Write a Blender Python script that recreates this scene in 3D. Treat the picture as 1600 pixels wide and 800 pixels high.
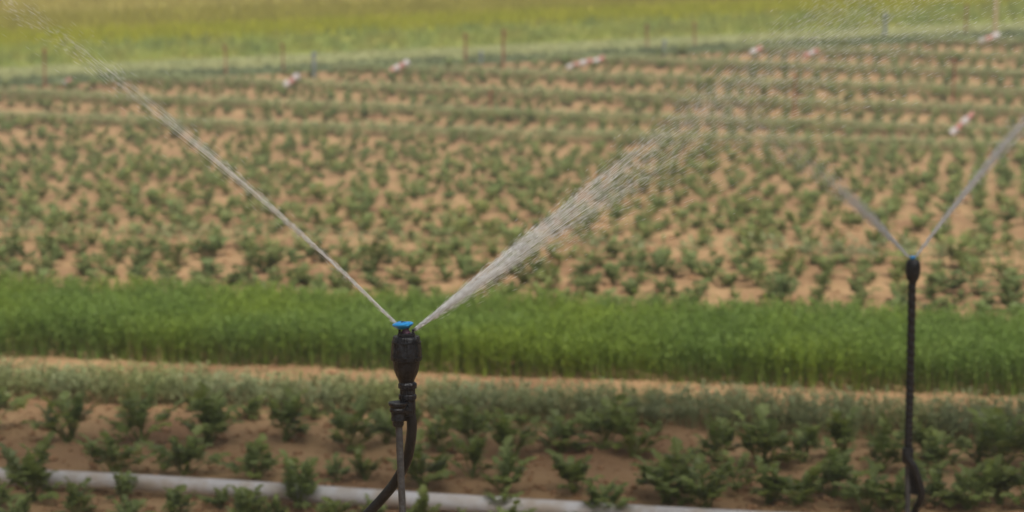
import bpy, math, random
import numpy as np
from mathutils import Vector, Matrix

for _o in list(bpy.data.objects):
    bpy.data.objects.remove(_o)
S = bpy.context.scene
C = S.collection
random.seed(7)
RNG = np.random.default_rng(11)

# ------------------------------------------------------------------ camera
CAM_H = 1.18
F_PX = 3111.0                       # focal length in pixels of the 1600 px wide photograph
PITCH = math.atan(351.0 / F_PX)     # the camera looks a little down
cam_d = bpy.data.cameras.new('camera')
cam = bpy.data.objects.new('camera', cam_d)
C.objects.link(cam)
cam.location = (0, 0, CAM_H)
cam.rotation_euler = (math.pi / 2 - PITCH, 0, 0)
cam_d.sensor_width = 36.0
cam_d.lens = 36.0 * F_PX / 1600.0
cam_d.clip_start = 0.05
cam_d.clip_end = 2000
cam_d.dof.use_dof = True
cam_d.dof.focus_distance = 2.25
cam_d.dof.aperture_fstop = 8.0
S.camera = cam

# ------------------------------------------------------------------ sky and sun
SUN_EL = math.radians(60)
SUN_AZ = math.radians(164)          # from behind the camera, a little to the right
w = bpy.data.worlds.new('World')
S.world = w
w.use_nodes = True
nt = w.node_tree
bg = nt.nodes['Background']
sky = nt.nodes.new('ShaderNodeTexSky')
sky.sky_type = 'NISHITA'
sky.sun_disc = False
sky.sun_elevation = SUN_EL
sky.sun_rotation = SUN_AZ
sky.air_density = 1.0
sky.dust_density = 5.0
sky.ozone_density = 0.6
hazy = nt.nodes.new('ShaderNodeHueSaturation')      # a milky, lightly clouded sky
hazy.inputs['Saturation'].default_value = 0.2
nt.links.new(sky.outputs[0], hazy.inputs['Color'])
nt.links.new(hazy.outputs[0], bg.inputs[0])
bg.inputs[1].default_value = 0.08
sun_d = bpy.data.lights.new('sun', 'SUN')
sun_d.energy = 3.1
sun_d.angle = math.radians(3)
sun_d.color = (1.0, 0.955, 0.89)
sun = bpy.data.objects.new('sun', sun_d)
C.objects.link(sun)
to_sun = Vector((math.sin(SUN_AZ) * math.cos(SUN_EL), math.cos(SUN_AZ) * math.cos(SUN_EL), math.sin(SUN_EL)))
sun.rotation_euler = (-to_sun).to_track_quat('-Z', 'Y').to_euler()
S.view_settings.view_transform = 'Standard'
S.view_settings.look = 'None'
S.view_settings.exposure = 0.12
S.view_settings.gamma = 1.0

# ------------------------------------------------------------------ helpers
def lin(r, g, b):
    f = lambda c: (c / 255 / 12.92) if c / 255 <= 0.04045 else ((c / 255 + 0.055) / 1.055) ** 2.4
    return (f(r), f(g), f(b), 1.0)

def mat(name, col, rough=0.7, col2=None, scale=8.0, bump=0.0, bscale=60.0, spec=0.5, translucent=0.0,
        col3=None, scale3=1.0, detail=4.0, lo=0.35, hi=0.65, metallic=0.0, objrand=0.0):
    m = bpy.data.materials.new(name)
    m.use_nodes = True
    n, l = m.node_tree.nodes, m.node_tree.links
    p = n['Principled BSDF']
    out = n['Material Output']
    p.inputs['Roughness'].default_value = rough
    p.inputs['Specular IOR Level'].default_value = spec
    p.inputs['Metallic'].default_value = metallic
    p.inputs['Base Color'].default_value = tuple(col[:3]) + (1,)
    csock = None
    geo = n.new('ShaderNodeNewGeometry')
    def noise(sc, dt=detail):
        t = n.new('ShaderNodeTexNoise')
        t.inputs['Scale'].default_value = sc
        t.inputs['Detail'].default_value = dt
        l.new(geo.outputs['Position'], t.inputs['Vector'])
        return t
    def mix(fac, a, b):
        x = n.new('ShaderNodeMix')
        x.data_type = 'RGBA'
        l.new(fac, x.inputs[0])
        for s, v in ((x.inputs[6], a), (x.inputs[7], b)):
            if isinstance(v, tuple):
                s.default_value = v[:3] + (1,)
            else:
                l.new(v, s)
        return x.outputs[2]
    def ramp(sock, a, b):
        r = n.new('ShaderNodeMapRange')
        r.inputs['From Min'].default_value = a
        r.inputs['From Max'].default_value = b
        l.new(sock, r.inputs['Value'])
        return r.outputs['Result']
    if col2:
        csock = mix(ramp(noise(scale).outputs['Fac'], lo, hi), tuple(col), tuple(col2))
    if col3:
        csock = mix(ramp(noise(scale3, 3).outputs['Fac'], 0.42, 0.68), csock or tuple(col), tuple(col3))
    if objrand:
        oi = n.new('ShaderNodeObjectInfo')
        hs = n.new('ShaderNodeHueSaturation')
        r = n.new('ShaderNodeMapRange')
        r.inputs['To Min'].default_value = 1 - objrand
        r.inputs['To Max'].default_value = 1 + objrand
        l.new(oi.outputs['Random'], r.inputs['Value'])
        l.new(r.outputs['Result'], hs.inputs['Value'])
        if csock is None:
            hs.inputs['Color'].default_value = tuple(col[:3]) + (1,)
        else:
            l.new(csock, hs.inputs['Color'])
        csock = hs.outputs['Color']
    if csock is not None:
        l.new(csock, p.inputs['Base Color'])
    if bump:
        b = n.new('ShaderNodeBump')
        b.inputs['Strength'].default_value = bump
        b.inputs['Distance'].default_value = 0.01
        l.new(noise(bscale, 6).outputs['Fac'], b.inputs['Height'])
        l.new(b.outputs['Normal'], p.inputs['Normal'])
    if translucent:
        t = n.new('ShaderNodeBsdfTranslucent')
        if csock is not None:
            l.new(csock, t.inputs['Color'])
        else:
            t.inputs['Color'].default_value = tuple(col[:3]) + (1,)
        ms = n.new('ShaderNodeMixShader')
        ms.inputs[0].default_value = translucent
        l.new(p.outputs[0], ms.inputs[1])
        l.new(t.outputs[0], ms.inputs[2])
        l.new(ms.outputs[0], out.inputs['Surface'])
    return m

class MB:
    """collects vertices and faces of one mesh"""
    def __init__(self):
        self.v = []
        self.f = []
    def add(self, vs, fs):
        o = len(self.v)
        self.v.extend([tuple(p) for p in vs])
        self.f.extend([tuple(i + o for i in q) for q in fs])
    def tube(self, pts, rad, n=8, cap=True):
        pts = [Vector(p) for p in pts]
        if not isinstance(rad, (list, tuple)):
            rad = [rad] * len(pts)
        vs, fs = [], []
        ref = None
        for i, p in enumerate(pts):
            t = (pts[min(i + 1, len(pts) - 1)] - pts[max(i - 1, 0)]).normalized()
            if ref is None:
                ref = Vector((0, 0, 1)) if abs(t.z) < 0.9 else Vector((1, 0, 0))
            a = (ref - t * ref.dot(t)).normalized()
            ref = a
            b = t.cross(a)
            for k in range(n):
                th = 2 * math.pi * k / n
                vs.append(p + (a * math.cos(th) + b * math.sin(th)) * rad[i])
        for i in range(len(pts) - 1):
            for k in range(n):
                k2 = (k + 1) % n
                fs.append((i * n + k, i * n + k2, (i + 1) * n + k2, (i + 1) * n + k))
        if cap:
            fs.append(tuple(range(n))[::-1])
            fs.append(tuple((len(pts) - 1) * n + k for k in range(n)))
        self.add(vs, fs)
    def lathe(self, prof, n=32, c=(0, 0, 0), flute=None):
        """prof: (radius, z) pairs from the bottom up; flute(theta, z, r) may change the radius"""
        vs, fs = [], []
        for r, z in prof:
            for k in range(n):
                th = 2 * math.pi * k / n
                rr = flute(th, z, r) if flute else r
                vs.append((c[0] + rr * math.cos(th), c[1] + rr * math.sin(th), c[2] + z))
        m = len(prof)
        for i in range(m - 1):
            for k in range(n):
                k2 = (k + 1) % n
                fs.append((i * n + k, i * n + k2, (i + 1) * n + k2, (i + 1) * n + k))
        fs.append(tuple(range(n))[::-1])
        fs.append(tuple((m - 1) * n + k for k in range(n)))
        self.add(vs, fs)
    def box(self, c, s):
        x, y, z = c
        a, b, d = s[0] / 2, s[1] / 2, s[2] / 2
        self.add([(x + i * a, y + j * b, z + k * d) for k in (-1, 1) for j in (-1, 1) for i in (-1, 1)],
                 [(0, 2, 3, 1), (4, 5, 7, 6), (0, 1, 5, 4), (2, 6, 7, 3), (0, 4, 6, 2), (1, 3, 7, 5)])
    def mesh(self, name, m, smooth=False):
        me = bpy.data.meshes.new(name)
        me.from_pydata(self.v, [], self.f)
        me.materials.append(m)
        if smooth:
            me.shade_smooth()
        me.update()
        return me
    def build(self, name, m, parent=None, smooth=False):
        return link(name, self.mesh(name, m, smooth), parent)

def link(name, data, parent=None):
    o = bpy.data.objects.new(name, data)
    C.objects.link(o)
    o.parent = parent
    return o

def tag(o, label=None, cat=None, group=None, kind=None):
    if label: o['label'] = label
    if cat: o['category'] = cat
    if group: o['group'] = group
    if kind: o['kind'] = kind
    return o

def smooth_by_angle(o, deg=35):
    me = o.data
    me.shade_smooth()
    try:
        me.set_sharp_from_angle(angle=math.radians(deg))
    except Exception:
        pass

def np_mesh(name, V, F, m, parent=None):
    """V (n,3), F (k,3 or 4) arrays -> one mesh object"""
    me = bpy.data.meshes.new(name)
    F = np.asarray(F, dtype=np.int32)
    V = np.asarray(V, dtype=np.float32)
    k = F.shape[1]
    me.vertices.add(len(V)); me.vertices.foreach_set('co', V.ravel())
    me.loops.add(F.size); me.loops.foreach_set('vertex_index', F.ravel())
    me.polygons.add(len(F))
    me.polygons.foreach_set('loop_start', np.arange(0, F.size, k, dtype=np.int32))
    me.polygons.foreach_set('loop_total', np.full(len(F), k, dtype=np.int32))
    me.materials.append(m)
    me.update(calc_edges=True)
    me.validate()
    return link(name, me, parent)

def crom(pts, per=10):
    P = [Vector(p) for p in pts]
    P = [P[0] * 2 - P[1]] + P + [P[-1] * 2 - P[-2]]
    out = []
    for i in range(1, len(P) - 2):
        for s in range(per):
            t = s / per
            a, b, c, d = P[i - 1], P[i], P[i + 1], P[i + 2]
            out.append(0.5 * ((2 * b) + (c - a) * t + (2 * a - 5 * b + 4 * c - d) * t * t + (3 * b - a - 3 * c + d) * t ** 3))
    out.append(P[-2])
    return out

# value noise
_TAB = RNG.random((256, 256))
def vnoise(x, y):
    xi = np.floor(x).astype(int); yi = np.floor(y).astype(int)
    fx = x - xi; fy = y - yi
    fx = fx * fx * (3 - 2 * fx); fy = fy * fy * (3 - 2 * fy)
    g = lambda a, b: _TAB[a & 255, b & 255]
    return (g(xi, yi) * (1 - fx) + g(xi + 1, yi) * fx) * (1 - fy) + (g(xi, yi + 1) * (1 - fx) + g(xi + 1, yi + 1) * fx) * fy

# ------------------------------------------------------------------ the lie of the land
ROW_A = math.radians(13.2)                       # crop rows run a little towards the camera on the right
U = (math.cos(ROW_A), -math.sin(ROW_A))          # along a row
VV = (math.sin(ROW_A), math.cos(ROW_A))          # across the rows
E0 = np.array((-6.15, 23.9))                     # far edge of the field
ED = np.array((13.4, 4.3)) / math.hypot(13.4, 4.3)
EN = np.array((-ED[1], ED[0]))
def uv(u, v): return (u * U[0] + v * VV[0], u * U[1] + v * VV[1])
def to_uv(x, y): return (x * U[0] + y * U[1], x * VV[0] + y * VV[1])
def edge_w(x, y): return (x - E0[0]) * EN[0] + (y - E0[1]) * EN[1]
def sp(t, k): return k * np.logaddexp(0, np.asarray(t, dtype=float) / k)
def terrain(x, y):
    y = np.asarray(y, dtype=float); x = np.asarray(x, dtype=float)
    z = 0.136 * sp(y - 20.0, 0.8) - 0.118 * sp(y - 75.0, 12.0)
    v = x * VV[0] + y * VV[1]
    z = z - 0.025 * np.exp(-((v - 6.35) / 0.16) ** 2)          # trodden path beside the bright green bed
    return z
def relief(x, y):
    n = 0.012 * (vnoise(x * 3.1, y * 3.1) - .5) + 0.012 * (vnoise(x * 11, y * 11) - .5)
    n += 0.011 * np.maximum(vnoise(x * 27 + 40, y * 27) - .55, 0) + 0.006 * (vnoise(x * 55, y * 55 + 9) - .5)
    return n
def tz(x, y): return float(terrain(x, y))

def ray(px, py):
    d = Vector(((px - 800) / F_PX, 1.0, 0.0))
    t = (400 - py) / F_PX
    c, s = math.cos(PITCH), math.sin(PITCH)
    return Vector((d.x, c + t * s, -s + t * c))
def at(px, py, depth):
    """point seen at a pixel of the photograph at a given distance along +Y"""
    r = ray(px, py)
    return Vector((0, 0, CAM_H)) + r * (depth / r.y)
def ground(px, py):
    r = ray(px, py)
    t = 2.0
    while t < 90:
        p = Vector((0, 0, CAM_H)) + r * t
        if p.z <= tz(p.x, p.y):
            break
        t += 0.01
    return Vector((p.x, p.y, tz(p.x, p.y)))
def project(p):
    c, s = math.cos(PITCH), math.sin(PITCH)
    x, y, z = p[0], p[1], p[2] - CAM_H
    dep = y * c - z * s
    up = y * s + z * c
    return 800 + F_PX * x / dep, 400 - F_PX * up / dep, dep

# ------------------------------------------------------------------ materials
M = {}
M['soil'] = mat('soil', (0.355, 0.222, 0.110, 1), 0.95, (0.45, 0.290, 0.150, 1), 5.0, 0.6, 70, 0.15, col3=(0.26, 0.148, 0.078, 1), scale3=1.4, detail=8)
M['clod'] = mat('clod', (0.30, 0.17, 0.085, 1), 0.95, (0.40, 0.24, 0.13, 1), 20, 0.5, 90, 0.1)
M['leaf'] = mat('leaf', (0.205, 0.275, 0.072, 1), 0.38, (0.320, 0.385, 0.145, 1), 30, 0.15, 160, 0.45, 0.45, col3=(0.255, 0.300, 0.065, 1), scale3=11, objrand=0.25)
M['far_leaf'] = mat('far_leaf', (0.165, 0.222, 0.074, 1), 0.6, (0.222, 0.280, 0.106, 1), 14, 0, 1, 0.25, 0.45, col3=(0.245, 0.270, 0.080, 1), scale3=2.5, objrand=0.2)
M['herb'] = mat('herb', (0.160, 0.250, 0.042, 1), 0.55, (0.235, 0.335, 0.085, 1), 9, 0, 1, 0.25, 0.42, col3=(0.260, 0.350, 0.045, 1), scale3=2.3)
M['weed'] = mat('weed', (0.29, 0.33, 0.165, 1), 0.6, (0.36, 0.40, 0.215, 1), 16, 0, 1, 0.25, 0.42, col3=(0.32, 0.35, 0.13, 1), scale3=3)
M['dry_weed'] = mat('dry_weed', (0.39, 0.44, 0.21, 1), 0.7, (0.46, 0.48, 0.25, 1), 3, spec=0.2, translucent=0.4)
M['pvc'] = mat('pvc', (0.66, 0.65, 0.66, 1), 0.42, (0.56, 0.54, 0.53, 1), 9, 0.05, 120, 0.4, col3=(0.47, 0.40, 0.33, 1), scale3=16)
M['black'] = mat('black_plastic', (0.0035, 0.0038, 0.0055, 1), 0.34, (0.015, 0.017, 0.021, 1), 110, 0.3, 260, 0.28, lo=.5, hi=.8)
M['hose'] = mat('hose_black', (0.005, 0.005, 0.0055, 1), 0.42, (0.012, 0.0115, 0.012, 1), 60, 0.2, 220, 0.25)
M['rod'] = mat('rod_grey', (0.022, 0.023, 0.025, 1), 0.5, (0.044, 0.045, 0.047, 1), 120, 0.3, 300, 0.5)
M['blue'] = mat('blue_plastic', (0.012, 0.19, 0.47, 1), 0.32, (0.018, 0.23, 0.54, 1), 60, 0.0, 1, 0.5)
M['purple'] = mat('purple_plastic', (0.045, 0.016, 0.035, 1), 0.4, (0.07, 0.028, 0.05, 1), 90, 0.1, 200)
M['water'] = mat('water', (0.92, 0.93, 0.93, 1), 0.18, None, spec=0.6, translucent=0.5)
M['rust'] = mat('rust', (0.20, 0.055, 0.028, 1), 0.85, (0.28, 0.10, 0.055, 1), 30, 0.3, 120, 0.2)
M['steel'] = mat('dull_steel', (0.16, 0.19, 0.21, 1), 0.6, (0.22, 0.25, 0.26, 1), 20, 0.1, 90, 0.4)
M['wood'] = mat('pale_wood', (0.38, 0.29, 0.16, 1), 0.8, (0.48, 0.37, 0.22, 1), 14, 0.3, 80, 0.2)
M['band_white'] = mat('white_paint', (0.62, 0.58, 0.58, 1), 0.55, (0.52, 0.47, 0.47, 1), 30)
M['band_red'] = mat('faded_red_paint', (0.50, 0.20, 0.17, 1), 0.6, (0.58, 0.29, 0.25, 1), 30)
M['g_dark'] = mat('verge_grass', (0.165, 0.205, 0.095, 1), 0.7, (0.21, 0.245, 0.12, 1), 6, spec=0.2, translucent=0.25)
M['g_pale'] = mat('pale_grass', (0.37, 0.37, 0.165, 1), 0.8, (0.31, 0.335, 0.14, 1), 3, spec=0.15, translucent=0.2)
M['g_mid'] = mat('meadow_grass', (0.35, 0.40, 0.075, 1), 0.75, (0.23, 0.30, 0.085, 1), 1.4, spec=0.15, translucent=0.25, col3=(0.38, 0.36, 0.08, 1), scale3=2.2)
M['g_yellow'] = mat('yellow_green_crop', (0.36, 0.38, 0.010, 1), 0.75, (0.44, 0.43, 0.020, 1), 2.0, spec=0.15, translucent=0.25)
M['g_olive'] = mat('olive_crop', (0.32, 0.29, 0.034, 1), 0.8, (0.38, 0.345, 0.050, 1), 1.3, spec=0.15, translucent=0.2)
M['g_tan'] = mat('ripe_crop', (0.44, 0.375, 0.090, 1), 0.8, (0.35, 0.315, 0.065, 1), 1.0, spec=0.15, translucent=0.2)
M['shade_tree_bark'] = mat('shade_tree_bark', (0.10, 0.075, 0.05, 1), 0.9, (0.16, 0.12, 0.085, 1), 9, 0.8, 40)  # for the trunks of the added, unseen shade trees
M['shade_tree_leaf'] = mat('shade_tree_leaf', (0.05, 0.10, 0.03, 1), 0.5, (0.08, 0.14, 0.04, 1), 3, translucent=0.25)  # for the crowns that are added out of view to cast shade

# ------------------------------------------------------------------ ground sheet
def spaced(segs):
    out = [segs[0][0]]
    for a, b, st in segs:
        n = max(1, int(round((b - a) / st)))
        out.extend(a + (b - a) * (i + 1) / n for i in range(n))
    return np.array(out)
gx = spaced([(-400, -60, 40), (-60, -14, 4), (-14, -2.6, .3), (-2.6, 2.6, .022), (2.6, 14, .3), (14, 60, 4), (60, 400, 40)])
gy = spaced([(-60, -8, 6), (-8, 1.5, .5), (1.5, 4.4, .12), (4.4, 7.6, .022), (7.6, 12, .07), (12, 34, .2), (34, 60, 1.5), (60, 140, 8), (140, 600, 46)])
X, Y = np.meshgrid(gx, gy)
Z = terrain(X, Y) + np.where((Y > 1.5) & (Y < 32), relief(X, Y), 0)
nx, ny = len(gx), len(gy)
idx = np.arange(nx * ny).reshape(ny, nx)
FQ = np.stack([idx[:-1, :-1], idx[:-1, 1:], idx[1:, 1:], idx[1:, :-1]], -1).reshape(-1, 4)
g_o = np_mesh('ground', np.stack([X, Y, Z], -1).reshape(-1, 3), FQ, M['soil'])
g_o.data.shade_smooth()
tag(g_o, kind='structure')

def band(name, w0, w1, m, lift, dense=True):
    """a sheet beyond the far field edge, following the slope"""
    ts = np.concatenate([np.linspace(-150, -20, 12), np.linspace(-18, 32, 60), np.linspace(36, 170, 12)])
    ws = np.linspace(w0, w1, max(3, int((w1 - w0) / .4) + 1)) if w1 < 20 else np.concatenate([np.linspace(w0, 14, 20), np.linspace(17, 60, 16), np.linspace(70, w1, 14)])
    T, W = np.meshgrid(ts, ws)
    XX = E0[0] + ED[0] * T + EN[0] * W
    YY = E0[1] + ED[1] * T + EN[1] * W
    ZZ = terrain(XX, YY) + lift
    i = np.arange(T.size).reshape(T.shape)
    F = np.stack([i[:-1, :-1], i[:-1, 1:], i[1:, 1:], i[1:, :-1]], -1).reshape(-1, 4)
    o = np_mesh(name, np.stack([XX, YY, ZZ], -1).reshape(-1, 3), F, m)
    o.data.shade_smooth()
    return tag(o, kind='structure')
band('grass_verge', -0.02, 0.50, M['g_dark'], 0.016)
band('field_track', 0.50, 1.5, M['g_pale'], 0.014)
band('meadow', 1.5, 3.2, M['g_mid'], 0.016)
band('green_crop_field', 3.2, 4.5, M['g_yellow'], 0.014)
band('olive_crop_field', 4.5, 6.4, M['g_olive'], 0.016)
band('ripe_crop_field', 6.4, 300, M['g_tan'], 0.014)

def blades(name, P, m, hmin, hmax, wid, lean, per, label, cat):
    """grass: P (n,3) tuft positions, 'per' tapering blades each"""
    n = len(P) * per
    base = np.repeat(P, per, 0) + np.concatenate([RNG.normal(0, wid * 3, (n, 2)), np.zeros((n, 1))], 1)
    th = RNG.uniform(0, 2 * np.pi, n)
    h = RNG.uniform(hmin, hmax, n)
    ln = RNG.uniform(.1, 1, n) * lean * h
    dx, dy = np.cos(th), np.sin(th)
    side = np.stack([-dy, dx, np.zeros(n)], 1) * (wid * RNG.uniform(.6, 1.3, n))[:, None]
    mid = base + np.stack([dx * ln * .35, dy * ln * .35, h * .6], 1)
    tip = base + np.stack([dx * ln, dy * ln, h], 1)
    V = np.stack([base - side * .6, base + side * .6, mid + side * .5, mid - side * .5, tip], 1).reshape(-1, 3)
    o = np.arange(n)[:, None] * 5
    F = np.concatenate([o + [0, 1, 2], o + [0, 2, 3], o + [3, 2, 4]], 0)
    ob = np_mesh(name, V, F, m)
    return tag(ob, label, cat, kind='stuff')
def band_points(n, w0, w1, t0=-3, t1=18):
    W = RNG.uniform(w0, w1, n); T = RNG.uniform(t0, t1, n)
    x = E0[0] + ED[0] * T + EN[0] * W; y = E0[1] + ED[1] * T + EN[1] * W
    return np.stack([x, y, terrain(x, y) + .01], 1)
blades('verge_grass', band_points(2600, -0.05, 0.5), M['g_dark'], .04, .10, .006, .7, 7, 'dark green grass edging the far side of the brown field', 'grass')
blades('track_grass', band_points(2600, 0.55, 1.5), M['g_pale'], .02, .06, .005, .8, 6, 'pale short grass strip beyond the dark verge', 'grass')
blades('meadow_grass', band_points(4500, 1.5, 3.3), M['g_mid'], .05, .16, .008, .5, 6, 'mixed green meadow grass beyond the pale strip', 'grass')
blades('green_crop', band_points(5000, 3.3, 4.6), M['g_yellow'], .08, .17, .008, .4, 6, 'bright yellow-green crop in a band across the far slope', 'crop')
blades('olive_crop', band_points(5500, 4.6, 6.5), M['g_olive'], .08, .17, .008, .4, 6, 'olive green crop band above the yellow-green one', 'crop')
blades('ripe_crop', band_points(6500, 6.5, 10.5), M['g_tan'], .08, .17, .009, .4, 6, 'tan ripening crop along the top of the picture', 'crop')

# ------------------------------------------------------------------ clods on the soil
def clods():
    ico_v = np.array([(0, 0, 1), (.9, 0, .2), (.28, .85, .2), (-.72, .53, .15), (-.72, -.53, .2), (.28, -.85, .15), (0, 0, -.6)])
    ico_f = np.array([(0, 1, 2), (0, 2, 3), (0, 3, 4), (0, 4, 5), (0, 5, 1), (6, 2, 1), (6, 3, 2), (6, 4, 3), (6, 5, 4), (6, 1, 5)])
    n = 9000
    y = 4.3 + 4.2 * RNG.random(n) ** 1.3
    x = RNG.uniform(-.32, .32, n) * y
    n2 = 2600
    y = np.concatenate([y, RNG.uniform(8.2, 15, n2)]); x = np.concatenate([x, RNG.uniform(-.3, .3, n2) * y[n:]])
    N = n + n2
    s = RNG.lognormal(math.log(.0062), .55, N)
    s = np.clip(s, .002, .022) * np.where(np.arange(N) < n, 1, 1.5)
    th = RNG.uniform(0, 6.28, N)
    vv = ico_v[None] * (1 + RNG.uniform(-.28, .28, (N, 7, 1))) * s[:, None, None]
    vv[:, :, 2] *= .7
    cx = vv[:, :, 0] * np.cos(th)[:, None] - vv[:, :, 1] * np.sin(th)[:, None]
    cy = vv[:, :, 0] * np.sin(th)[:, None] + vv[:, :, 1] * np.cos(th)[:, None]
    z0 = terrain(x, y) + relief(x, y)
    V = np.stack([cx + x[:, None], cy + y[:, None], vv[:, :, 2] + z0[:, None] + .001], -1).reshape(-1, 3)
    F = (ico_f[None] + (np.arange(N) * 7)[:, None, None]).reshape(-1, 3)
    tag(np_mesh('soil_clods', V, F, M['clod']), 'small crumbs and clods scattered over the brown soil', 'soil', kind='stuff')
clods()

# ------------------------------------------------------------------ leafy vegetable plants
def leaflet(mb, p, d, up, L, W, detail=True):
    """three-lobed leaflet folded along its midrib"""
    d = Vector(d).normalized()
    s = d.cross(up)
    s = s.normalized() if s.length > 1e-4 else Vector((1, 0, 0))
    n = s.cross(d)
    if detail:
        half = [(0.0, 0.0, 0), (.28, .52, .16), (.44, .32, .1), (.66, .44, .1), (1.0, 0, -.08)]
    else:
        half = [(0.0, 0.0, 0), (.35, .5, .12), (.7, .36, .05), (1.0, 0, -.08)]
    vs = [p + d * (a * L) + n * (c * L) for a, b, c in ((0, 0, 0), (.45, 0, .02), (1, 0, -.1))]
    fs = []
    for sg in (1, -1):
        o = len(vs)
        for a, b, c in half[1:-1]:
            j = random.uniform(.85, 1.15)
            vs.append(p + d * (a * L) + s * (sg * b * W * j) + n * (c * L * random.uniform(.6, 1.3)))
        m = len(half) - 2
        seq = [0] + list(range(o, o + m)) + [2]
        for q in range(len(seq) - 1):
            fs.append((1, seq[q], seq[q + 1]) if sg < 0 else (1, seq[q + 1], seq[q]))
    mb.add(vs, fs)

def frond(mb, az, tilt, L, detail=True, size=1.0, origin=(0, 0, 0)):
    """one stalk leaning outwards with leaflets at its end"""
    dx, dy = math.cos(az), math.sin(az)
    pts = []
    p = Vector(origin)
    t = tilt * .45
    steps = 4 if detail else 2
    for i in range(steps + 1):
        pts.append(p.copy())
        q = tilt * (.45 + .75 * (i + 1) / (steps + 1))
        p = p + Vector((dx * math.sin(q), dy * math.sin(q), math.cos(q))) * (L / (steps + 1))
    tip = pts[-1]
    ax = (pts[-1] - pts[-2]).normalized()
    if detail:
        mb.tube(pts, [0.0024 * size * (1 - .55 * i / steps) for i in range(steps + 1)], 4, cap=False)
    else:
        e = Vector((-dy, dx, 0)) * .0022
        mb.add([pts[0] - e, pts[0] + e, pts[1] + e, pts[1] - e, pts[2] + e * .5, pts[2] - e * .5], [(0, 1, 2, 3), (3, 2, 4, 5)])
    up = Vector((0, 0, 1))
    side = Vector((-dy, dx, 0))
    lw = (0.031 if detail else 0.024) * size
    out = (ax + Vector((dx, dy, 0)) * .5).normalized()
    leaflet(mb, tip, out + up * random.uniform(-.3, .3), up, lw * random.uniform(1.0, 1.3), lw * random.uniform(.9, 1.2), detail)
    for k, fr in enumerate(((.93, .7, .45) if detail else (.92, .6))):
        b = pts[0].lerp(tip, fr) if not detail else pts[min(steps, int(fr * steps + .01))].lerp(tip, .5)
        for sg in (1, -1):
            dd = side * sg * random.uniform(.8, 1.2) + out * random.uniform(.35, .8) + up * random.uniform(-.25, .45)
            leaflet(mb, b, dd, up, lw * random.uniform(.75, 1.1), lw * random.uniform(.85, 1.2), detail)

FRONDS = []
for i in range(14):
    mb = MB()
    frond(mb, 0, (.15, .4, .65, .9, 1.15)[i % 5] + random.uniform(-.08, .12), random.uniform(.085, .15), True)
    FRONDS.append(mb.mesh('frond', M['leaf']))

def near_plant(p, size, label):
    root = link('leafy_plant', None)
    root.empty_display_size = .05
    root.location = p
    root.rotation_euler = (random.uniform(-.12, .12), random.uniform(-.12, .12), random.uniform(0, 6.28))
    root.scale = (size, size, size * random.uniform(.9, 1.1))
    tag(root, label, 'plant', 'leafy plants of the front bed')
    n = random.randint(13, 18)
    for k in range(n):
        f = link('frond', random.choice(FRONDS), root)
        f.location = (random.uniform(-.008, .008), random.uniform(-.008, .008), random.uniform(-.006, .004))
        f.rotation_euler = (random.uniform(-.15, .15), random.uniform(-.15, .15), k * 2.399 + random.uniform(-.4, .4))
        s = random.uniform(.75, 1.2)
        f.scale = (s, s, s)
    return root

def small_plant_mesh(nm):
    mb = MB()
    for k in range(random.randint(8, 13)):
        frond(mb, k * 2.399 + random.uniform(-.4, .4), random.uniform(.15, 1.1), random.uniform(.045, .13), False, 1.15)
    return mb
SMALL = [small_plant_mesh('x') for i in range(12)]
SMALL_ME = [mb.mesh('foliage', M['far_leaf']) for mb in SMALL]

# front bed: base pixel, size; rows are read off the photograph
FRONT = {
 'A': [(-6, 800, .85), (30, 822, .8), (118, 812, .95), (200, 818, .8), (272, 815, 1.0), (385, 826, 1.0), (430, 812, .6), (520, 822, .85), (585, 822, .7), (660, 826, .8), (720, 828, .6),
       (800, 838, .9), (905, 850, .9), (1040, 862, .9), (1150, 872, .9), (1240, 876, .9), (1330, 882, 1.0), (1425, 885, .95), (1510, 890, 1.0), (1590, 892, 1.0)],
 'B': [(52, 782, 1.15), (178, 746, 1.12), (190, 784, .6), (288, 742, 1.0), (345, 795, .5), (392, 802, .6), (402, 748, 1.05), (468, 796, .95), (528, 752, .6), (572, 752, .65), (660, 766, 1.1), (738, 748, .9), (788, 772, .95),
       (790, 808, .7), (898, 772, 1.0), (940, 815, .9), (1040, 784, 1.3), (1104, 802, 1.0), (1150, 768, .95), (1200, 790, .8), (1246, 796, 1.0), (1302, 776, 1.05), (1355, 805, 1.0), (1400, 806, .8), (1458, 792, 1.0), (1512, 798, 1.0), (1562, 790, 1.1), (1604, 800, 1.0)],
 'C': [(-18, 674, 1.2), (110, 691, 1.2), (218, 693, 1.25), (324, 696, 1.15), (446, 690, 1.1), (552, 704, 1.15), (603, 690, .8), (690, 708, .8), (737, 694, .9), (800, 718, 1.1), (878, 704, 1.0), (945, 702, 1.1), (990, 712, 1.0),
       (1068, 738, .7), (1118, 726, .8), (1188, 732, 1.15), (1255, 722, .8), (1318, 722, 1.05), (1376, 737, 1.0), (1444, 722, .9), (1468, 740, .8), (1528, 722, .7), (1568, 738, 1.15), (1610, 726, 1.0)],
 'D': [(8, 640, .9), (98, 645, .8), (205, 645, .85), (300, 648, .8), (392, 654, 1.0), (488, 656, .8), (598, 664, .95), (652, 662, .8), (705, 666, .9), (762, 664, .8), (812, 668, .8), (912, 676, .9), (962, 678, .9), (1022, 682, .8), (1132, 690, .8),
       (1205, 690, .9), (1262, 692, .9), (1318, 694, .8), (1372, 696, .9), (1436, 694, .9), (1502, 700, .7), (1572, 700, .9), (1616, 704, .9)],
}
WHERE = {'A': 'in front of the white pipe', 'B': 'right along the white pipe', 'C': 'one row behind the white pipe', 'D': 'against the grey-green weed strip'}
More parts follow.
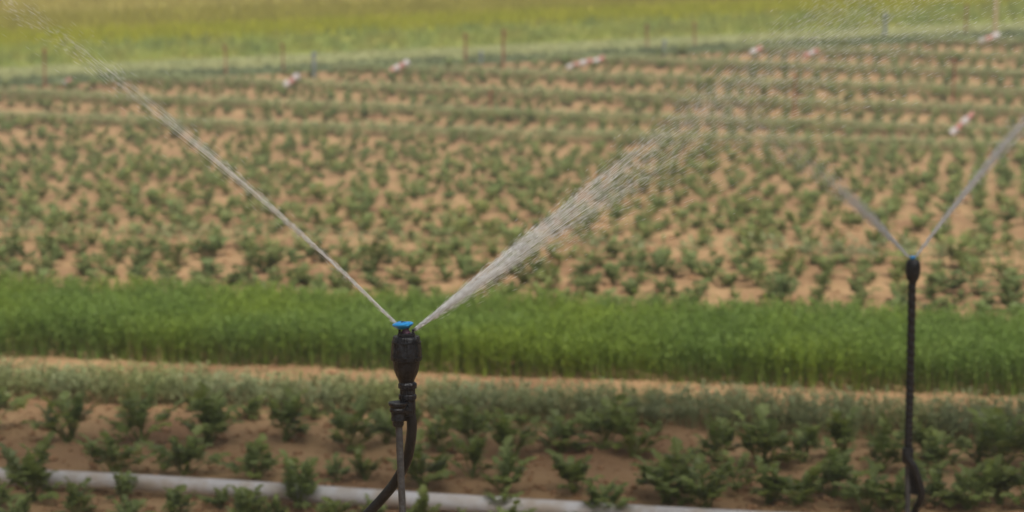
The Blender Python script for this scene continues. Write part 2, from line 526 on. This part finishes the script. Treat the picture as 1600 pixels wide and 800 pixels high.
ORD = ['first', 'second', 'third', 'fourth', 'fifth', 'sixth', 'seventh', 'eighth', 'ninth', 'tenth', 'eleventh', 'twelfth', 'thirteenth', 'fourteenth', 'fifteenth',
       'sixteenth', 'seventeenth', 'eighteenth', 'nineteenth', 'twentieth', 'twenty-first', 'twenty-second', 'twenty-third', 'twenty-fourth', 'twenty-fifth', 'twenty-sixth', 'twenty-seventh', 'twenty-eighth']
n_near = 0
for row, lst in FRONT.items():
    for i, (px, py, sz) in enumerate(sorted(lst)):
        sz *= {'A': .74, 'B': .94, 'C': 1.0, 'D': .52}[row]
        p = ground(px, py)
        p.z += float(relief(np.array(p.x), np.array(p.y))) - .004
        word = 'big ' if sz >= 1.12 else ('small ' if sz <= .7 else '')
        near_plant(p, sz, word + 'dark green leafy plant, ' + ORD[i] + ' from the left ' + WHERE[row])
        n_near += 1

# the beds behind: a planted grid, each bed's rows with gaps
def plant_grid(v0, v1, dv, du, drop, uphase=0.0):
    out = []
    v = v0
    r = 0
    while v < v1:
        off = uphase + random.uniform(-.035, .035)
        half = .30 * v + 1.2
        u = -half - 5.0
        u = math.floor(u / du) * du + off
        while u < half + 2.2:
            gx_, gy_ = uv(u, v)
            if random.random() > drop * (.5 + 1.2 * float(vnoise(np.array(gx_ * .9 + 30), np.array(gy_ * .9)))):
                uu, vvv = u + random.gauss(0, .024), v + random.gauss(0, .045)
                x, y = uv(uu, vvv)
                if edge_w(x, y) < -.12:
                    out.append((x, y, round(v, 2)))
            u += du
        v += dv
        r += 1
    return out
cells = []
STRIPS = [10.32]
cells += plant_grid(7.92, 10.2, .25, .17, .08)
cells += plant_grid(10.80, 18.7, .30, .185, .12)
v = 19.0
while v < 31:
    cells += plant_grid(v, v + .60, .25, .2, .10, random.uniform(0, .2))
    STRIPS.append(v + .74)
    v += 1.40
def ordinal(i):
    if i < len(ORD): return ORD[i]
    tens = {2: 'twenty', 3: 'thirty', 4: 'forty', 5: 'fifty'}
    t, u_ = divmod(i + 1, 10)
    if u_ == 0: return {3: 'thirtieth', 4: 'fortieth', 5: 'fiftieth'}.get(t, 'last')
    return tens[t] + '-' + ORD[u_ - 1]
info = []
for x, y, rv in cells:
    z = tz(x, y)
    px, py, dep = project((x, y, z + .06))
    if -260 < px < 1960 and py > -20:
        info.append((rv, px, x, y, z))
info.sort()
row_no, in_row, last = -1, 0, None
def inside(px): return 4 < px < 1596
n_ind = 300 - n_near
V_all, F_all, off = [], [], 0
SM_V = [np.array(mb.v) for mb in SMALL]
SM_F = [[f if len(f) == 3 else None for f in mb.f] for mb in SMALL]
def tri(mb):
    t = []
    for f in mb.f:
        for k in range(1, len(f) - 1):
            t.append((f[0], f[k], f[k + 1]))
    return np.array(t)
SM_T = [tri(mb) for mb in SMALL]
made = 0
for rv, px, x, y, z in info:
    if rv != last:
        row_no, in_row, last = row_no + 1, 0, rv
    k = random.randrange(len(SMALL))
    rz, s = random.uniform(0, 6.28), min(1.8, max(.5, random.lognormvariate(.12, .22)))
    if rv > 18.9: s *= 1.05
    sz = s * random.uniform(.7, 1.0)
    if made < n_ind and inside(px):
        o = link('leafy_plant', SMALL_ME[k])
        o.location = (x, y, z - .003)
        o.rotation_euler = (random.uniform(-.1, .1), random.uniform(-.1, .1), rz)
        o.scale = (s, s, sz)
        tag(o, 'small leafy plant, ' + ordinal(in_row) + ' from the left in the ' + ordinal(row_no) + ' row behind the bright green bed', 'plant', 'leafy plants behind the bright green bed')
        made += 1
        in_row += 1
    else:
        c, sn = math.cos(rz), math.sin(rz)
        a = SM_V[k] * (s, s, sz)
        V_all.append(np.stack([a[:, 0] * c - a[:, 1] * sn + x, a[:, 0] * sn + a[:, 1] * c + y, a[:, 2] + z - .003], 1))
        F_all.append(SM_T[k] + off)
        off += len(a)
tag(np_mesh('field_plants', np.concatenate(V_all), np.concatenate(F_all), M['far_leaf']),
    'rows of small leafy plants over the far field and slope', 'plants', kind='stuff')

# ------------------------------------------------------------------ fine-leaved crops: bright green bed, grey-green strips
def feathery(name, m, pts, hmin, hmax, leaf, label, cat, per=9):
    """upright stems carrying many narrow leaf segments; pts (n,3)"""
    n = len(pts)
    h = RNG.uniform(hmin, hmax, n) * (.88 + .2 * vnoise(pts[:, 0] * 2.6 + 9, pts[:, 1] * 4.0) + .15 * vnoise(pts[:, 0] * 9, pts[:, 1] * 9))
    az = RNG.uniform(0, 6.28, n)
    ln = RNG.uniform(0.0, .35, n)
    top = pts + np.stack([np.cos(az) * ln * h, np.sin(az) * ln * h, h], 1)
    side = np.stack([-np.sin(az), np.cos(az), np.zeros(n)], 1) * .0016
    Vs = [np.stack([pts - side, pts + side, top + side * .4, top - side * .4], 1).reshape(-1, 3)]
    Fs = [np.arange(n)[:, None] * 4 + np.array([0, 1, 2, 3])]
    N = n * per
    st = np.repeat(np.arange(n), per)
    fr = np.tile(np.linspace(.45, 1.0, per), n) + RNG.uniform(-.06, .04, N)
    p = pts[st] + (top[st] - pts[st]) * fr[:, None]
    a = RNG.uniform(0, 6.28, N)
    el = RNG.uniform(-.2, 1.0, N)
    L = leaf * RNG.uniform(.6, 1.3, N)
    d = np.stack([np.cos(a) * np.cos(el), np.sin(a) * np.cos(el), np.sin(el)], 1)
    s = np.stack([-np.sin(a), np.cos(a), RNG.uniform(-.4, .4, N)], 1) * (L * .2)[:, None]
    q = np.stack([p, p + d * (L * .55)[:, None] + s, p + d * L[:, None] - np.array([0, 0, .1]) * L[:, None], p + d * (L * .5)[:, None] - s], 1).reshape(-1, 3)
    Vs.append(q)
    Fs.append(np.arange(N)[:, None] * 4 + np.array([0, 1, 2, 3]) + n * 4)
    return tag(np_mesh(name, np.concatenate(Vs), np.concatenate(Fs), m), label, cat, kind='stuff')
def strip_points(n, v0, v1, u0, u1, rows=None):
    u = RNG.uniform(u0, u1, n)
    if rows:
        v = v0 + (v1 - v0) * RNG.integers(0, rows, n) / (rows - 1) + RNG.normal(0, .02, n)
    else:
        v = RNG.uniform(v0, v1, n)
    x = u * U[0] + v * VV[0]; y = u * U[1] + v * VV[1]
    return np.stack([x, y, terrain(x, y)], 1)
feathery('herb_bed', M['herb'], strip_points(32000, 6.62, 7.60, -4.8, 3.6, 11), .105, .168, .018,
         'dense bright green bed of fine-leaved herbs across the picture', 'herb bed', 12)
feathery('weed_strip', M['weed'], strip_points(6000, 5.80, 6.08, -3.6, 3.0), .04, .10, .022,
         'low grey-green strip of fine weeds behind the front bed', 'weeds', 8)
for i, v in enumerate(STRIPS):
    half = .30 * v + 1.5
    pts = strip_points(int((220 if i == 0 else 700) * half), v - .09, v + .09, -half - 5.5, half + .5)
    pts = pts[np.array([edge_w(p[0], p[1]) < -.1 for p in pts])]
    if len(pts) < 20:
        continue
    if i == 0:
        lab = 'thin grey-green weed line across the middle of the planted field'
    else:
        lab = 'thin weed line along the ' + ORD[i - 1] + ' bed up the far slope'
    feathery('weed_line', M['weed'] if i == 0 else M['dry_weed'], pts, .06, .12, .045, lab, 'weeds', 6)

# ------------------------------------------------------------------ white pipe
PIPE_V = to_uv(*ground(400, 786)[:2])[1]
mb = MB()
pts = []
for k in range(90):
    u = -3.2 + 5.2 * k / 89
    x, y = uv(u, PIPE_V + .010 * math.sin(u * 1.7) + .004 * math.sin(u * 5.1))
    pts.append((x, y, .025 + .003 * math.sin(u * 3.1 + 1)))
mb.tube(pts, .0220, 20)
pr = link('irrigation_pipe', None)
pr.location = (0, 0, 0)
tag(pr, 'long white plastic irrigation pipe lying between the front plants', 'pipe')
o = mb.build('pipe_body', M['pvc'], pr); smooth_by_angle(o)
for u in (-2.55, 1.55):
    mb = MB()
    q = []
    for du in (-.06, -.055, .055, .06):
        k = (u + du + 3.2) / 5.2 * 89
        a = Vector(pts[int(k)]).lerp(Vector(pts[int(k) + 1]), k - int(k))
        q.append(a)
    mb.tube(q, [.0235, .0265, .0265, .0235], 20)
    o = mb.build('pipe_collar', M['pvc'], pr); smooth_by_angle(o)

# ------------------------------------------------------------------ near sprinkler
D1 = 2.24
K1 = D1 / F_PX                                   # metres per pixel there
base1 = at(634, 520, D1)
s1 = link('sprinkler', None)
gx1 = at(640, 800, D1)
s1.location = (gx1.x, D1, 0)
tag(s1, 'black sprinkler with blue top on a thin grey rod, nearest the camera', 'sprinkler')
def rel(p, o): return Vector(p) - Vector(o.location)
def r1(px, py, dy=0.0):
    p = at(px, py, D1 + dy)
    return rel(p, s1)
def lathe_px(mb, cx, prof, kk, D, root, n=40, flute=None, fwd=0.0):
    """prof: (half width px, y px) from the bottom up"""
    y0 = prof[0][1]
    c = rel(at(cx, y0, D), root) + Vector((0, fwd, 0))
    z0 = c.z
    pr_ = []
    for hw, py in prof:
        z = at(cx, py, D).z - root.location.z
        pr_.append((hw * kk, z - z0))
    mb.lathe(pr_, n, c, flute)
def ribs(count, depth, zmin=-9, zmax=9):
    def f(th, z, r):
        if z < zmin or z > zmax: return r
        t = (th * count / (2 * math.pi)) % 1
        return r - (depth if (t < .10 or t > .90) else 0)
    return f
# body shell: bowl, skirt, cap
mb = MB(); lathe_px(mb, 635, [(11, 600), (12.5, 595), (14, 591), (17, 585), (19.8, 577), (21.4, 567), (21.6, 560)], K1, D1, s1, 48)
o = mb.build('lower_body', M['black'], s1); smooth_by_angle(o, 40)
mb = MB(); lathe_px(mb, 635, [(22.5, 563), (24.4, 562.4), (24.8, 560), (24.6, 552), (23.6, 540), (22.0, 530), (21.2, 526.4), (20.2, 525.2), (13, 525)], K1, D1, s1, 96, ribs(8, .0009))
o = mb.build('ribbed_collar', M['black'], s1); smooth_by_angle(o, 28)
mb = MB(); lathe_px(mb, 635, [(14, 526), (14.5, 523), (13.5, 520.5), (9, 520)], K1, D1, s1, 40)
o = mb.build('cap_ring', M['black'], s1); smooth_by_angle(o)
mb = MB()
for sx in (-1, 1):
    c = r1(635 + sx * 10.5, 518, -.002)
    mb.box((c.x, c.y, c.z), (.0028, .004, .005))
    b = mb.build('cap_lug', M['black'], s1); mb = MB()
mb = MB(); lathe_px(mb, 634, [(7.5, 521), (7.2, 518), (5.5, 516), (5.2, 513.5), (6.5, 512)], K1, D1, s1, 24)
o = mb.build('nozzle', M['purple'], s1); smooth_by_angle(o)
# blue deflector: dished disc with curved water channels, slightly tilted
mb = MB()
mb.lathe([(.0035, -.0010), (.0078, .0004), (.0114, .0030), (.0121, .0044), (.0119, .0056), (.0104, .0066), (.0040, .0072), (.0012, .0070)], 64,
         (0, 0, 0), lambda th, z, r: r * (1 - .10 * (max(0, math.cos(2 * th + 9 * r / .012)) ** 8 if r > .005 else 0)))
df = mb.build('deflector', M['blue'], s1); smooth_by_angle(df, 30)
df.location = r1(630, 513.0)
df.rotation_euler = (math.radians(-5), math.radians(-3), .5)
mb = MB(); mb.lathe([(.0022, 0), (.0022, .0012), (.0012, .0016)], 16, (0, 0, .0066)); o = mb.build('pivot', M['black'], df); smooth_by_angle(o)
for k in range(2):
    mb = MB(); a = 1.2 + k * math.pi
    mb.tube([(math.cos(a + .0) * .004, math.sin(a) * .004, .0072), (math.cos(a + .35) * .0075, math.sin(a + .35) * .0075, .0071), (math.cos(a + .8) * .0105, math.sin(a + .8) * .0105, .0062)], .0008, 6)
    mb.build('vane', M['blue'], df, True)
for py, hw in ((557, 25.2), (534, 23.6)):
    mb = MB(); lathe_px(mb, 635, [(hw - 1.4, py + 1.1), (hw, py + .6), (hw, py - .6), (hw - 1.4, py - 1.1)], K1, D1, s1, 48)
    o = mb.build('seam_ring', M['black'], s1); smooth_by_angle(o)
# connector under the bowl
mb = MB(); lathe_px(mb, 637, [(12.6, 648), (12.8, 640), (12.4, 624), (14.2, 623), (14.4, 617), (12.4, 615.5), (12.2, 607), (14.8, 606), (15.0, 600), (13.5, 598), (11, 596.5), (10, 594)], K1, D1, s1, 48, ribs(16, .0004))
o = mb.build('connector', M['black'], s1); smooth_by_angle(o, 30)
# bridge and stake clip beside it
mb = MB(); a, b = r1(626, 640, -.008), r1(640, 642)
mb.tube([a, b], [.0075, .0075], 12); mb.tube([r1(626, 652), r1(641, 652)], [.0045, .0045], 12)
mb.build('bridge', M['black'], s1)
mb = MB(); lathe_px(mb, 623, [(7.5, 663), (8.6, 661), (9.2, 655), (10.8, 654), (11.2, 650), (10.6, 648.5), (11.2, 641), (13.2, 640), (13.6, 636), (12.4, 634.5), (12.8, 631.5), (15, 630), (15.4, 626.5), (14.4, 625.4), (6, 626.5)], K1, D1, s1, 40, None, -.011)
o = mb.build('stake_clip', M['black'], s1); smooth_by_angle(o, 30)
# rod to the ground
mb = MB()
a, b = r1(622.5, 650, -.011), r1(629, 800, -.011)
dirv = (b - a).normalized()
g = a + dirv * ((a.z + .12) / -dirv.z)
mb.tube([a, a.lerp(g, .33), a.lerp(g, .66), g], .0041, 14)
o = mb.build('rod', M['rod'], s1); smooth_by_angle(o)
# hose, bending away to the ground
hp = [r1(640, 640), r1(643.5, 662), r1(641.5, 690, .004), r1(634.5, 722, .012), r1(617, 754, .02), r1(596, 780, .028), r1(572, 806, .036)]
e = hp[-1]
hp += [e + Vector((-.035, .02, -.045)), e + Vector((-.075, .05, -.16)), e + Vector((-.09, .09, -.36)), Vector((e.x - .10, e.y + .16, .03)), Vector((e.x - .16, e.y + .34, .012)), Vector((e.x - .34, e.y + .8, .012)), Vector((e.x - .5, e.y + 1.6, .012)), Vector((e.x - .52, e.y + 2.4, .015))]
mb = MB(); mb.tube(crom(hp, 10), .0059, 16)
o = mb.build('hose', M['hose'], s1); smooth_by_angle(o)

# ------------------------------------------------------------------ far sprinkler
D2 = 4.04
K2 = D2 / F_PX
s2 = link('sprinkler', None)
g2 = at(1421, 800, D2)
s2.location = (g2.x, D2, 0)
tag(s2, 'black sprinkler on a tall hose-wrapped riser at the right', 'sprinkler')
def r2(px, py, dy=0.0): return rel(at(px, py, D2 + dy), s2)
mb = MB(); lathe_px(mb, 1426, [(5.4, 446), (5.8, 441), (9.0, 436), (11.4, 427), (11.7, 418), (10.8, 410.5), (8.6, 406.5), (5, 405)], K2, D2, s2, 40, ribs(10, .0006))
o = mb.build('head_body', M['black'], s2); smooth_by_angle(o, 40)
mb = MB(); lathe_px(mb, 1425.5, [(2.8, 406), (2.6, 404.5), (4.6, 403.4), (5.0, 401.4), (4.2, 400.3), (1.5, 399.9)], K2, D2, s2, 32)
o = mb.build('deflector', M['blue'], s2); smooth_by_angle(o)
top, mid_, low = r2(1425.3, 442), r2(1422, 600), r2(1418.5, 720)
bot = r2(1418.0, 800); bot2 = Vector((bot.x, bot.y, -.1))
axis = crom([top, mid_, low, bot, bot2], 16)
mb = MB(); mb.tube(axis, .0058, 16)
o = mb.build('riser', M['rod'], s2); smooth_by_angle(o)
# hose wound round the riser, then a loop and down to the ground
def along(t):
    k = t * (len(axis) - 1)
    i = min(int(k), len(axis) - 2)
    return axis[i].lerp(axis[i + 1], k - i)
wind = []
turns = 26
for i in range(turns * 14 + 1):
    t = i / (turns * 14)
    p = along(.50 * t)
    th = t * turns * 2 * math.pi
    rr = .0006
    wind.append(p + Vector((math.cos(th) * rr, math.sin(th) * rr, 0)))
mb = MB(); mb.tube(wind, .0080, 10)
o = mb.build('wound_hose', M['hose'], s2); smooth_by_angle(o, 60)
lp = [r2(1415, 700, -.008), r2(1418, 716, -.012), r2(1428, 730, -.014), r2(1435.5, 752, -.014), r2(1440.0, 772, -.012), r2(1437, 786, -.004), r2(1429, 802, .012)]
e2 = lp[-1]
lp += [Vector((e2.x - .004, e2.y + .01, e2.z - .1)), Vector((e2.x + .05, e2.y + .05, .03)), Vector((e2.x + .16, e2.y + .12, .012)), Vector((e2.x + .5, e2.y + .3, .012))]
mb = MB(); mb.tube(crom(lp, 10), .0080, 12)
o = mb.build('hose_loop', M['hose'], s2); smooth_by_angle(o)
mb = MB(); mb.lathe([(.0095, 0), (.0118, .004), (.0118, .028), (.0095, .034)], 24, tuple(r2(1418, 724)))
o = mb.build('clamp', M['black'], s2); smooth_by_angle(o)
mb = MB()
fa, fb, fc, fd = r2(1421, 722), r2(1435, 752), r2(1439, 774), r2(1421, 772)
mb.add([q + Vector((0, dy, 0)) for dy in (-.003, .003) for q in (fa, fb, fc, fd)], [(0, 1, 2, 3), (7, 6, 5, 4), (0, 4, 5, 1), (1, 5, 6, 2), (2, 6, 7, 3), (3, 7, 4, 0)])
mb.build('stake_fin', M['black'], s2)

# ------------------------------------------------------------------ water
def jet(name, p0, vel, spread, n, tmax, label, strands=0, strand_t=.05, thick=(.00006, .00018), length=(.004, .012), fat=1.0, bias=1.0, fade=1.4, tstart=0.0, stray=0.0, stray_spread=3.0):
    g = np.array([0, 0, -9.81])
    p0 = np.array(p0, dtype=float)
    vel = np.array(vel, dtype=float)
    sp_ = np.linalg.norm(vel)
    vd = vel / sp_
    a = np.cross(vd, [0, 1, 0]); a /= np.linalg.norm(a)
    b = np.cross(vd, a)
    t = tstart + (tmax - tstart) * RNG.random(n) ** fade
    wide = np.where(RNG.random(n) < stray, stray_spread, 1.0)
    ang_a = RNG.normal(0, spread[0], n) * wide + np.abs(RNG.normal(0, spread[0] * .8, n)) * bias
    ang_b = RNG.normal(0, spread[1], n) * wide
    sv = sp_ * (1 + RNG.normal(0, .03, n))
    v0 = (vd[None] + a[None] * ang_a[:, None] + b[None] * ang_b[:, None]) * sv[:, None]
    pos = p0 + v0 * t[:, None] + .5 * g * (t ** 2)[:, None]
    pos += RNG.normal(0, .0009, (n, 3)) + (RNG.normal(0, .004, (n, 3)) * (t / .15)[:, None])
    vt = v0 + g * t[:, None]
    d = vt / np.linalg.norm(vt, axis=1)[:, None]
    s1_ = np.cross(d, [0, 1, 0]); s1_ /= np.linalg.norm(s1_, axis=1)[:, None]
    s2_ = np.cross(d, s1_)
    r = RNG.uniform(*thick, n)[:, None]
    L = RNG.uniform(*length, n)[:, None]
    V = np.stack([pos - d * L * .5, pos + d * L * .5, pos + s1_ * r, pos + (-.5 * s1_ + .87 * s2_) * r, pos + (-.5 * s1_ - .87 * s2_) * r], 1)
    F = np.array([(0, 3, 2), (0, 4, 3), (0, 2, 4), (1, 2, 3), (1, 3, 4), (1, 4, 2)])
    Fs = (F[None] + (np.arange(n) * 5)[:, None, None]).reshape(-1, 3)
    Vs = V.reshape(-1, 3)
    # continuous filaments near the nozzle
    segs = 9
    sv_, sf_, off = [Vs], [Fs], len(Vs)
    for k in range(strands):
        va = (vd + a * (RNG.normal(0, spread[0] * .8) + min(abs(RNG.normal(0, spread[0] * .8)), spread[0]) * bias) + b * RNG.normal(0, spread[1] * .8)) * sp_ * (1 + RNG.normal(0, .02))
        t0 = RNG.uniform(0, strand_t * .7) * (k % 4 > 0)
        t1 = t0 + strand_t * RNG.uniform(.15, .55)
        tt = np.linspace(t0, t1, segs)
        P = p0 + va * tt[:, None] + .5 * g * (tt ** 2)[:, None] + RNG.normal(0, .0007, 3)
        rr = RNG.uniform(.00008, .00022) * fat * np.sin(np.linspace(.35, np.pi - .05, segs)) ** .5 * (1 + RNG.uniform(-.3, .3, segs))
        ring = np.stack([P + a * rr[:, None], P + (-.5 * a + .87 * b) * rr[:, None], P + (-.5 * a - .87 * b) * rr[:, None]], 1).reshape(-1, 3)
        ff = []
        for i in range(segs - 1):
            for q in range(3):
                q2 = (q + 1) % 3
                A, B, Cc, Dd = i * 3 + q, i * 3 + q2, (i + 1) * 3 + q2, (i + 1) * 3 + q
                ff += [(A, B, Cc), (A, Cc, Dd)]
        sv_.append(ring); sf_.append(np.array(ff) + off); off += len(ring)
    o = np_mesh(name, np.concatenate(sv_), np.concatenate(sf_), M['water'])
    o.data.shade_smooth()
    return tag(o, label, 'water jet', 'water jets of the sprinklers', 'stuff')

pL, pR = at(617, 504, D1), at(650, 514, D1)
jet('water_jet', pL, (-3.9, .35, 3.75), (.010, .012), 3600, .25, 'long thin water jet rising left from the near sprinkler', strands=48, strand_t=.08, bias=-.8, fade=1.2, stray=.15, stray_spread=4)
jet('water_jet', pR, (6.5, .5, 5.6), (.016, .05), 26000, .21, 'wide fan of water drops rising right from the near sprinkler', strands=170, strand_t=.04, bias=-7.0, fade=1.3, stray=.18, stray_spread=2.2)
qL, qR = at(1419, 401, D2), at(1431, 401, D2)
jet('water_jet', qL, (-2.15, 2.6, 2.55), (.045, .05), 6000, .2, 'short fading water jet rising left from the right-hand sprinkler', strands=150, strand_t=.06, bias=0, fade=1.7, thick=(.00015, .0004), fat=1.6)
jet('water_jet', qR, (3.3, .8, 4.25), (.02, .018), 6000, .3, 'thin water jet leaving the right edge from the right-hand sprinkler', strands=170, strand_t=.08, bias=.2, fade=1.5, thick=(.00018, .00045), fat=1.7, stray=.15)

# larger separate drops flung out of the right-hand fan
jet('water_drops', pR, (6.5, .5, 5.15), (.05, .06), 420, .22, 'scattered larger drops around the wide right-hand spray', bias=-.8, fade=.75, thick=(.00025, .0005), length=(.003, .009), stray=.3, stray_spread=2.0)

# ------------------------------------------------------------------ stakes and markers on the far slope
def stake(px, yb, yt, hw, m, label, name='field_stake', ydepth=None):
    p = ground(px, yb)
    d = p.y
    top = at(px, yt, d)
    k = d / F_PX
    o = link(name, None)
    o.location = p
    tag(o, label, 'stake', 'stakes on the far slope')
    h = top.z - p.z
    hw *= .8
    lx = random.uniform(-.02, .02)
    mb = MB(); mb.tube([(0, 0, -.08), (lx * .5, 0, h * .5), (lx, 0, h)], [hw * k, hw * k * .95, hw * k * .9], 10)
    s = mb.build('shaft', m, o); smooth_by_angle(s)
    mb = MB(); mb.lathe([(hw * k * 1.35, 0), (hw * k * 1.5, .01), (hw * k * 1.5, .04), (hw * k * .8, .055)], 12, (lx, 0, h - .02))
    s = mb.build('cap', m, o); smooth_by_angle(s)
    return o
R_, St, W_ = M['rust'], M['steel'], M['wood']
for a in [
    (70, 150, 80, 2.0, R_, 'thin rusty stake at the far left field edge'),
    (354, 122, 74, 1.8, R_, 'faint rusty stake beyond the field, left of the blue-grey post'),
    (444, 118, 72, 1.6, R_, 'rusty stake in the meadow above the leftmost striped marker pair'),
    (491, 122, 86, 3.2, St, 'short blue-grey post on the dark verge'),
    (727, 104, 56, 2.0, R_, 'rusty stake left of the tallest pair at the centre verge'),
    (786, 110, 50, 2.2, R_, 'tall rusty stake at the centre of the far verge'),
    (752, 100, 84, 2.6, St, 'tiny blue-grey post between two rusty stakes'),
    (766, 180, 146, 2.2, R_, 'short rusty stake among the plants of the far slope, centre'),
    (1012, 80, 42, 1.8, R_, 'rusty stake beyond the verge, right of centre'),
    (1036, 88, 66, 2.6, St, 'small blue-grey post right of centre on the verge'),
    (1086, 76, 38, 1.8, R_, 'rusty stake standing right of the small blue-grey post'),
    (1240, 196, 120, 2.2, R_, 'rusty stake among the sloping beds above the right sprinkler jet'),
    (1382, 58, 24, 3.4, St, 'stout blue-grey post at the right end of the verge'),
    (1488, 178, 96, 2.2, R_, 'rusty stake in the beds above the leaning striped marker'),
    (1508, 56, 10, 1.8, R_, 'thin rusty stake left of the pale wooden post'),
    (1554, 70, -30, 4.2, W_, 'tall pale wooden post at the top right corner'),
]:
    stake(*a)

def striped(px0, py0, px1, py1, hw, bands, label):
    """red and white banded tube: low end on the soil, far end up"""
    p = ground(px0, py0)
    d = p.y
    k = d / F_PX
    q = at(px1, py1, d)
    vec = q - p
    o = link('striped_marker', None)
    o.location = p + Vector((0, -.05, .05))
    hw *= 1.05
    tag(o, label, 'marker', 'striped markers in the field')
    n = len(bands)
    for i, cch in enumerate(bands):
        a, b = vec * (i / n), vec * ((i + 1) / n)
        r = hw * k * (1.0 if cch == 'w' else .85)
        mb = MB(); mb.tube([a, a.lerp(b, .06), a.lerp(b, .94), b], [r * .8, r, r, r * .8], 14)
        s = mb.build('band', M['band_white'] if cch == 'w' else M['band_red'], o); smooth_by_angle(s, 50)
for a in [
    (1484, 217, 1519, 184, 5.0, 'wrw' + 'r', 'red and white striped marker leaning among the plants at right'),
    (446, 141, 468, 124, 5.2, 'wrw', 'leftmost red and white banded marker pair at the field edge'),
    (610, 118, 640, 103, 5.0, 'rwrw', 'red and white banded marker at the field edge, left of centre'),
    (886, 112, 926, 100, 4.2, 'wrwr', 'long faded banded marker lying near the centre field edge'),
    (928, 104, 944, 95, 4.4, 'wr', 'short banded marker beside the long faded one'),
    (1172, 90, 1190, 80, 4.6, 'wr', 'pale banded marker near the upper right beds'),
    (1256, 94, 1278, 84, 4.2, 'rwr', 'faded pinkish marker right of the pale banded one'),
    (1528, 72, 1560, 60, 4.8, 'wrw', 'banded marker lying at the foot of the wooden post'),
    (100, 140, 112, 130, 4.4, 'wr', 'tiny banded marker near the left rusty stake'),
]:
    striped(*a)

# ------------------------------------------------------------------ fine spray drifting over the field
mb = MB(); mb.box((0, 40, 5.2), (110, 150, 14.0))
hm = bpy.data.materials.new('haze')
hm.use_nodes = True
hn = hm.node_tree.nodes
for x_ in list(hn):
    if x_.type == 'BSDF_PRINCIPLED': hn.remove(x_)
pv = hn.new('ShaderNodeVolumePrincipled')
pv.inputs['Color'].default_value = (0.95, 0.95, 0.93, 1)
pv.inputs['Density'].default_value = 0.005
hm.node_tree.links.new(pv.outputs[0], hn['Material Output'].inputs['Volume'])
hz = mb.build('haze', hm)
tag(hz, 'thin pale spray haze hanging over the field', 'haze', kind='stuff')

# ------------------------------------------------------------------ unseen umbrella trees, added only to shade the front bed
def shade_tree_crown(n):
    th = RNG.uniform(0, 6.28, n)
    r = RNG.random(n) ** .5
    lob = 1 + .12 * np.sin(th * 3 + 1) + .1 * np.sin(th * 7)
    z = 8.6 + .9 * np.sqrt(np.clip(1 - r * r, 0, 1)) * RNG.random(n) + .25 * np.sin(r * 9 + th * 2)
    P = np.stack([r * lob * 2.4 * np.cos(th), r * lob * .88 * np.sin(th), z], 1)
    nrm = RNG.normal(0, 1, (n, 3)) + [0, 0, .8]; nrm /= np.linalg.norm(nrm, axis=1)[:, None]
    a = np.cross(nrm, [0, 1.0, .1]); a /= np.linalg.norm(a, axis=1)[:, None]
    b = np.cross(nrm, a)
    L = RNG.uniform(.07, .15, n)[:, None]
    V = np.stack([P - a * L, P + b * L * .5, P + a * L, P - b * L * .5], 1).reshape(-1, 3)
    return np_mesh('shade_crown', V, np.arange(n)[:, None] * 4 + np.array([0, 1, 2, 3]), M['shade_tree_leaf'])
SHADE_TREE_LEAVES = 2600
SHADE_TREES = [(-2.9, .42), (1.1, .38), (5.0, .42)]  # added so that their crowns darken the foreground
shade_crown0 = shade_tree_crown(SHADE_TREE_LEAVES)
mb = MB()
mb.tube([(0, -3.2, -.2), (.05, -3.0, 2), (-.05, -2.2, 4.5), (.02, -1.0, 7.2), (0, -.2, 8.8)], [.2, .16, .13, .10, .05], 10)
for k in range(9):
    a = k * 2.4
    mb.tube([(.0, -.8, 7.5), (1.0 * math.cos(a), -.4 + .5 * math.sin(a), 8.3), (2.0 * math.cos(a), .95 * math.sin(a), 8.8)], [.05, .035, .012], 6)
shade_trunk0 = mb.build('shade_trunk', M['shade_tree_bark'])
for i, (x, y) in enumerate(SHADE_TREES):
    root = link('added_shade_tree', None)
    root.location = (x, y, 0)
    root.rotation_euler = (0, 0, random.uniform(-.12, .12))
    tag(root, 'unseen umbrella tree added to shade the front bed, standing ' + ('left of', 'just right of', 'far right of')[i] + ' the camera', 'tree', 'unseen umbrella trees added for shade')
    for src in (shade_trunk0, shade_crown0):
        o = src if i == 0 else src.copy()
        if i: C.objects.link(o)
        o.parent = root
